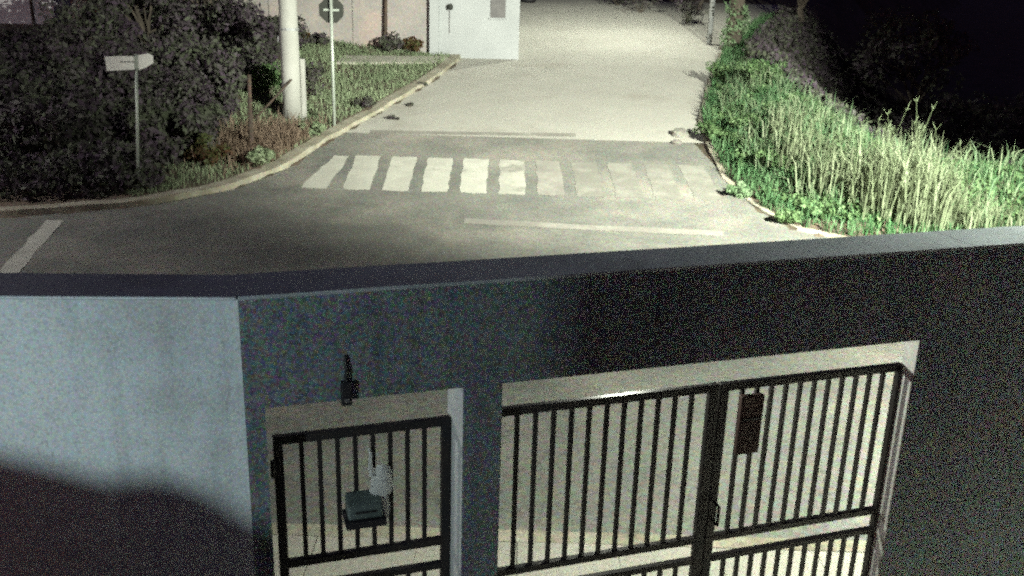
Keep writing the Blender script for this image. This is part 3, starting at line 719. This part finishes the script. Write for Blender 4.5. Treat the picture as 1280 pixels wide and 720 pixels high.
p = at(172, 232); d = ray(170, 78); zc = CAM_Z+d.z*(p.y/d.y)-p.z; pxm = p.y*1.02/F_PX
ns = empty('street_name_sign', p, R(20), 'white arrow shaped street name sign on a thin post among dark trees', 'sign')
xo = d.x*(p.y/d.y)-p.x
b = MB(); b.tube([(0, 0, -.2), (xo, 0, zc+.15)], .03, 8); b.build('post', m_post, ns, smooth=True)
b = MB(); b.prism([(xo-34*pxm, zc-.17), (xo-3*pxm, zc-.14), (xo-3*pxm, zc+.12), (xo-35*pxm, zc+.11)], -.045, -.033); b.build('sign_plate', m_signwhite, ns)
b = MB(); b.prism([(xo+2*pxm, zc-.15), (xo+9*pxm, zc-.11), (xo+19*pxm, zc-.01), (xo+19*pxm, zc+.13), (xo+14*pxm, zc+.17), (xo+2*pxm, zc+.14)], -.045, -.033); b.build('sign_plate', m_signwhite, ns)
b = MB(); b.box(xo-.05, xo+.05, -.04, .03, zc-.12, zc+.1); b.build('clamp', m_post, ns)
for k_ in range(4):
    b = MB(); x0 = xo-(18-4*k_)*pxm; b.box(x0, x0+2.6*pxm, -.048, -.0455, zc+.0, zc+.022); b.build('lettering', m_signback, ns)

# stake posts
def stake(px, py, h, r_, lab, m=m_wood):
    p = at(px, py); b = MB(); b.tube([(0, 0, -.2), (.01, 0, h*.5), (.03, .01, h)], [r_, r_*.95, r_*.8], 7)
    o = b.build('wooden_post', m); o.location = p; return tag(o, lab, 'post', 'wooden posts on the verge')
stake(315, 190, 1.75, .055, 'weathered wooden post at the kerb left of the utility pole')
stake(482, 62, 1.75, .07, 'dark stake standing before the stained wall')
stake(41, 55, .5, .07, 'short dark stake near the pale wall at the left edge')

# rocks and debris by the kerbs
def rock(px, py, s, seed, lab, m=m_rock):
    import bmesh
    bm = bmesh.new(); bmesh.ops.create_icosphere(bm, subdivisions=2, radius=1); g = random.Random(seed)
    for v in bm.verts: v.co = Vector((v.co.x*1.2, v.co.y, v.co.z*.65))*g.uniform(.8, 1.1)*s
    me = bpy.data.meshes.new('rock'); bm.to_mesh(me); bm.free(); o = link('rock', me, m); o.location = at(px, py)+Vector((0, 0, s*.3))
    return tag(o, lab, 'rock', 'rocks along the kerbs')
rock(850, 170, .22, 1, 'grey rock on the right kerb at the foot of the green shrub')
rock(846, 180, .12, 2, 'smaller pale rock on the road side of the grey rock')
rock(905, 62, .2, 5, 'rock lying below the ivy covered trunk')
for i, (px, py, lab) in enumerate([(492, 150, 'dark weed tuft growing in the left kerb gutter nearest the crosswalk'), (512, 134, 'dark weed tuft in the left kerb gutter, middle one'), (528, 107, 'dark weed tuft in the gutter at the lawn edge')]):
    shrub('weed_tuft', at(px, py), .42, .13, l_dark, lab, 'weed', 'weed tufts in the gutter', 300+i, n=8, per=40, size=.04)

# ------------------------------------------------------------------ buildings up the street
pL, pR = at(-40, 42), at(545, 66); wy = at(545, 66).y
gw = empty('garden_wall', (-12, wy, 0), 0, 'stained grey pink garden wall behind the verge', 'wall')
def bpart(name, b, m, par, loc):
    o = b.build(name, m, par); o.matrix_parent_inverse = Matrix.Translation(Vector(loc)).inverted(); return o
zb = float(hill(wy))
xr = pR.x
b = MB(); b.box(-15.6, xr, wy, wy+.2, zb-.5, zb+3.2); bpart('wall_panel', b, m_pinkwall, gw, (-12, wy, 0))
b = MB(); b.box(-15.6, xr, wy-.03, wy+.23, zb+3.201, zb+3.28); bpart('coping', b, m_kerb, gw, (-12, wy, 0))
xs_ = -15.6
for k_ in range(5):
    x = -14.5+k_*2.9
    b = MB(); b.box(x, x+.25, wy-.05, wy-.001, zb-.4, zb+3.19); bpart('pilaster', b, m_pinkwall, gw, (-12, wy, 0))
pX = at(48, 38)
ph = empty('house', (-22, wy+.6, zb), 0, 'pale lilac house wall at the upper left edge', 'house')
b = MB(); b.box(-34, pX.x, wy+.5, wy+7, zb-.3, zb+5.5); bpart('wall', b, m_lilac, ph, (-22, wy+.6, zb))
b = MB(); x = at(18, 38).x; b.tube([(x, wy+.44, zb), (x, wy+.44, zb+5.4)], .05, 8); bpart('downpipe', b, m_wood, ph, (-22, wy+.6, zb))
b = MB(); b.prism([(-34.4, zb+5.501), (pX.x+.4, zb+5.501), ((pX.x-34)/2, zb+7.5)], wy+.2, wy+7.3); bpart('roof', b, m_terr, ph, (-22, wy+.6, zb))
# white house
hx0, hx1 = at(549, 66).x, at(648, 72).x; hy = at(600, 72).y-.2; hz = float(hill(hy))
wh = empty('house', (hx0, hy, hz), 0, 'white painted house front beside the top of the street', 'house')
L0 = (hx0, hy, hz)
b = MB(); b.box(hx0, hx1, hy, hy+7, hz-.4, hz+5.2); bpart('wall', b, m_house, wh, L0)
b = MB(); b.box(hx0-.32, hx0-.003, hy-.12, hy+.25, hz-.4, hz+2.9); bpart('gate_pier', b, m_house, wh, L0)
b = MB(); b.prism([(hx0-.4, hz+5.201), (hx1+.4, hz+5.201), ((hx0+hx1)/2, hz+6.8)], hy-.4, hy+7.3); bpart('roof', b, m_terr, wh, L0)
k_ = hy/F_PX
def hp(px, py): d = ray(px, py); t = hy/d.y; return d.x*t, CAM_Z+d.z*t
(xa, za), (xb_, zb2) = hp(613, 22), hp(632, 16)
b = MB(); b.box(xa, xb_, hy-.03, hy-.001, za, za+1.3); wf = bpart('window', b, m_window, wh, L0)
b = MB(); b.box(xa-.05, xb_+.05, hy-.06, hy-.0305, za-.06, za-.0); bpart('sill', b, m_house, wh, L0)
for q_ in range(5):
    b = MB(); b.box(xa+.03, xb_-.03, hy-.045, hy-.0315, za+.06+q_*.24, za+.24+q_*.24); o = b.build('slat', m_window, wf); o.matrix_parent_inverse = Matrix.Translation(Vector(L0)).inverted()
xa, za = hp(563, 8)
b = MB(); b.tube([(xa, hy-.001, za), (xa, hy-.12, za), (xa, hy-.14, za-.1)], [.1, .11, .08], 10); bpart('wall_lamp', b, m_signback, wh, L0)
b = MB(); b.tube([(xa-.03, hy-.01, za-.1), (xa-.03, hy-.01, za-.9)], .018, 6); bpart('cable', b, m_window, wh, L0)
p = at(660, 3)
b = MB(); g_ = random.Random(4); n = 10
for zz, r_ in [(0, .38), (.12, .44), (.3, .38), (.42, .22), (.5, .06)]:
    b.v += [(r_*math.cos(6.283*k/n)*g_.uniform(.85, 1.1), r_*.7*math.sin(6.283*k/n)*g_.uniform(.85, 1.1), zz) for k in range(n)]
b.f = [(i*n+k, i*n+(k+1) % n, (i+1)*n+(k+1) % n, (i+1)*n+k) for i in range(4) for k in range(n)]+[tuple(range(n)), tuple(range(40, 50))]
o = b.build('rubbish_bag', m_dark, smooth=True); o.location = p; tag(o, 'dark rubbish bag on the street beyond the white house', 'bag')

# ------------------------------------------------------------------ the yard on the camera's side of the wall
b = MB(); b.box(-14, 14, -6, 3.0, -.05, .1); 
yd = b.build('yard', m_yard); tag(yd, kind='structure')
L_ = (-2.75, 1.1, 2.86)
pl = empty('wall_lamp', L_, 0, 'small bulkhead lamp lighting the white wall from the left', 'wall lamp')
b = MB(); b.tube([(-.02, 0, -.0), (-.07, 0, 0)], [.1, .11], 12); b.build('base', m_dark, pl)
b = MB(); b.tube([(-.019, 0, 0), (.02, 0, 0), (.05, 0, 0)], [.08, .075, .03], 12); b.build('glass', emit('bulkhead_glass', (.75, .92, 1.), 6), pl, smooth=True)
l = bpy.data.lights.new('lamp_light', 'POINT'); l.energy = 190; l.color = (.78, .95, 1.); l.shadow_soft_size = .05
lo = bpy.data.objects.new('lamp_light', l); C.objects.link(lo); lo.parent = pl; lo.location = (.14, 0, 0)
hw = empty('balcony', (-3, 1.2, 0), 0, 'unseen balcony corner carrying the bulkhead lamp, added to shape its shadows', 'balcony')
b = MB(); b.box(-3.1, -2.83, -.5, 2.4, 0, 5.2); bpart('side_wall', b, m_dkren, hw, (-3, 1.2, 0))
b = MB(); b.box(-1.726, -1.46, 1.66, 2.22, 0, 5.2); bpart('pilaster', b, m_dkren, hw, (-3, 1.2, 0))  # unseen, added to cast the upright shadow edge on the wall
b = MB(); b.prism([(-2.829, 0), (-1.727, 0), (-1.727, 1.8), (-2.08, 1.9), (-2.12, 2.46), (-2.18, 2.50), (-2.26, 2.56), (-2.33, 2.58), (-2.40, 2.57), (-2.5, 2.60), (-2.829, 2.68)], 2.0, 2.12); bpart('shadow_parapet', b, m_dkren, hw, (-3, 1.2, 0))  # unseen, outline shaped to cast the curved lower shadow edge
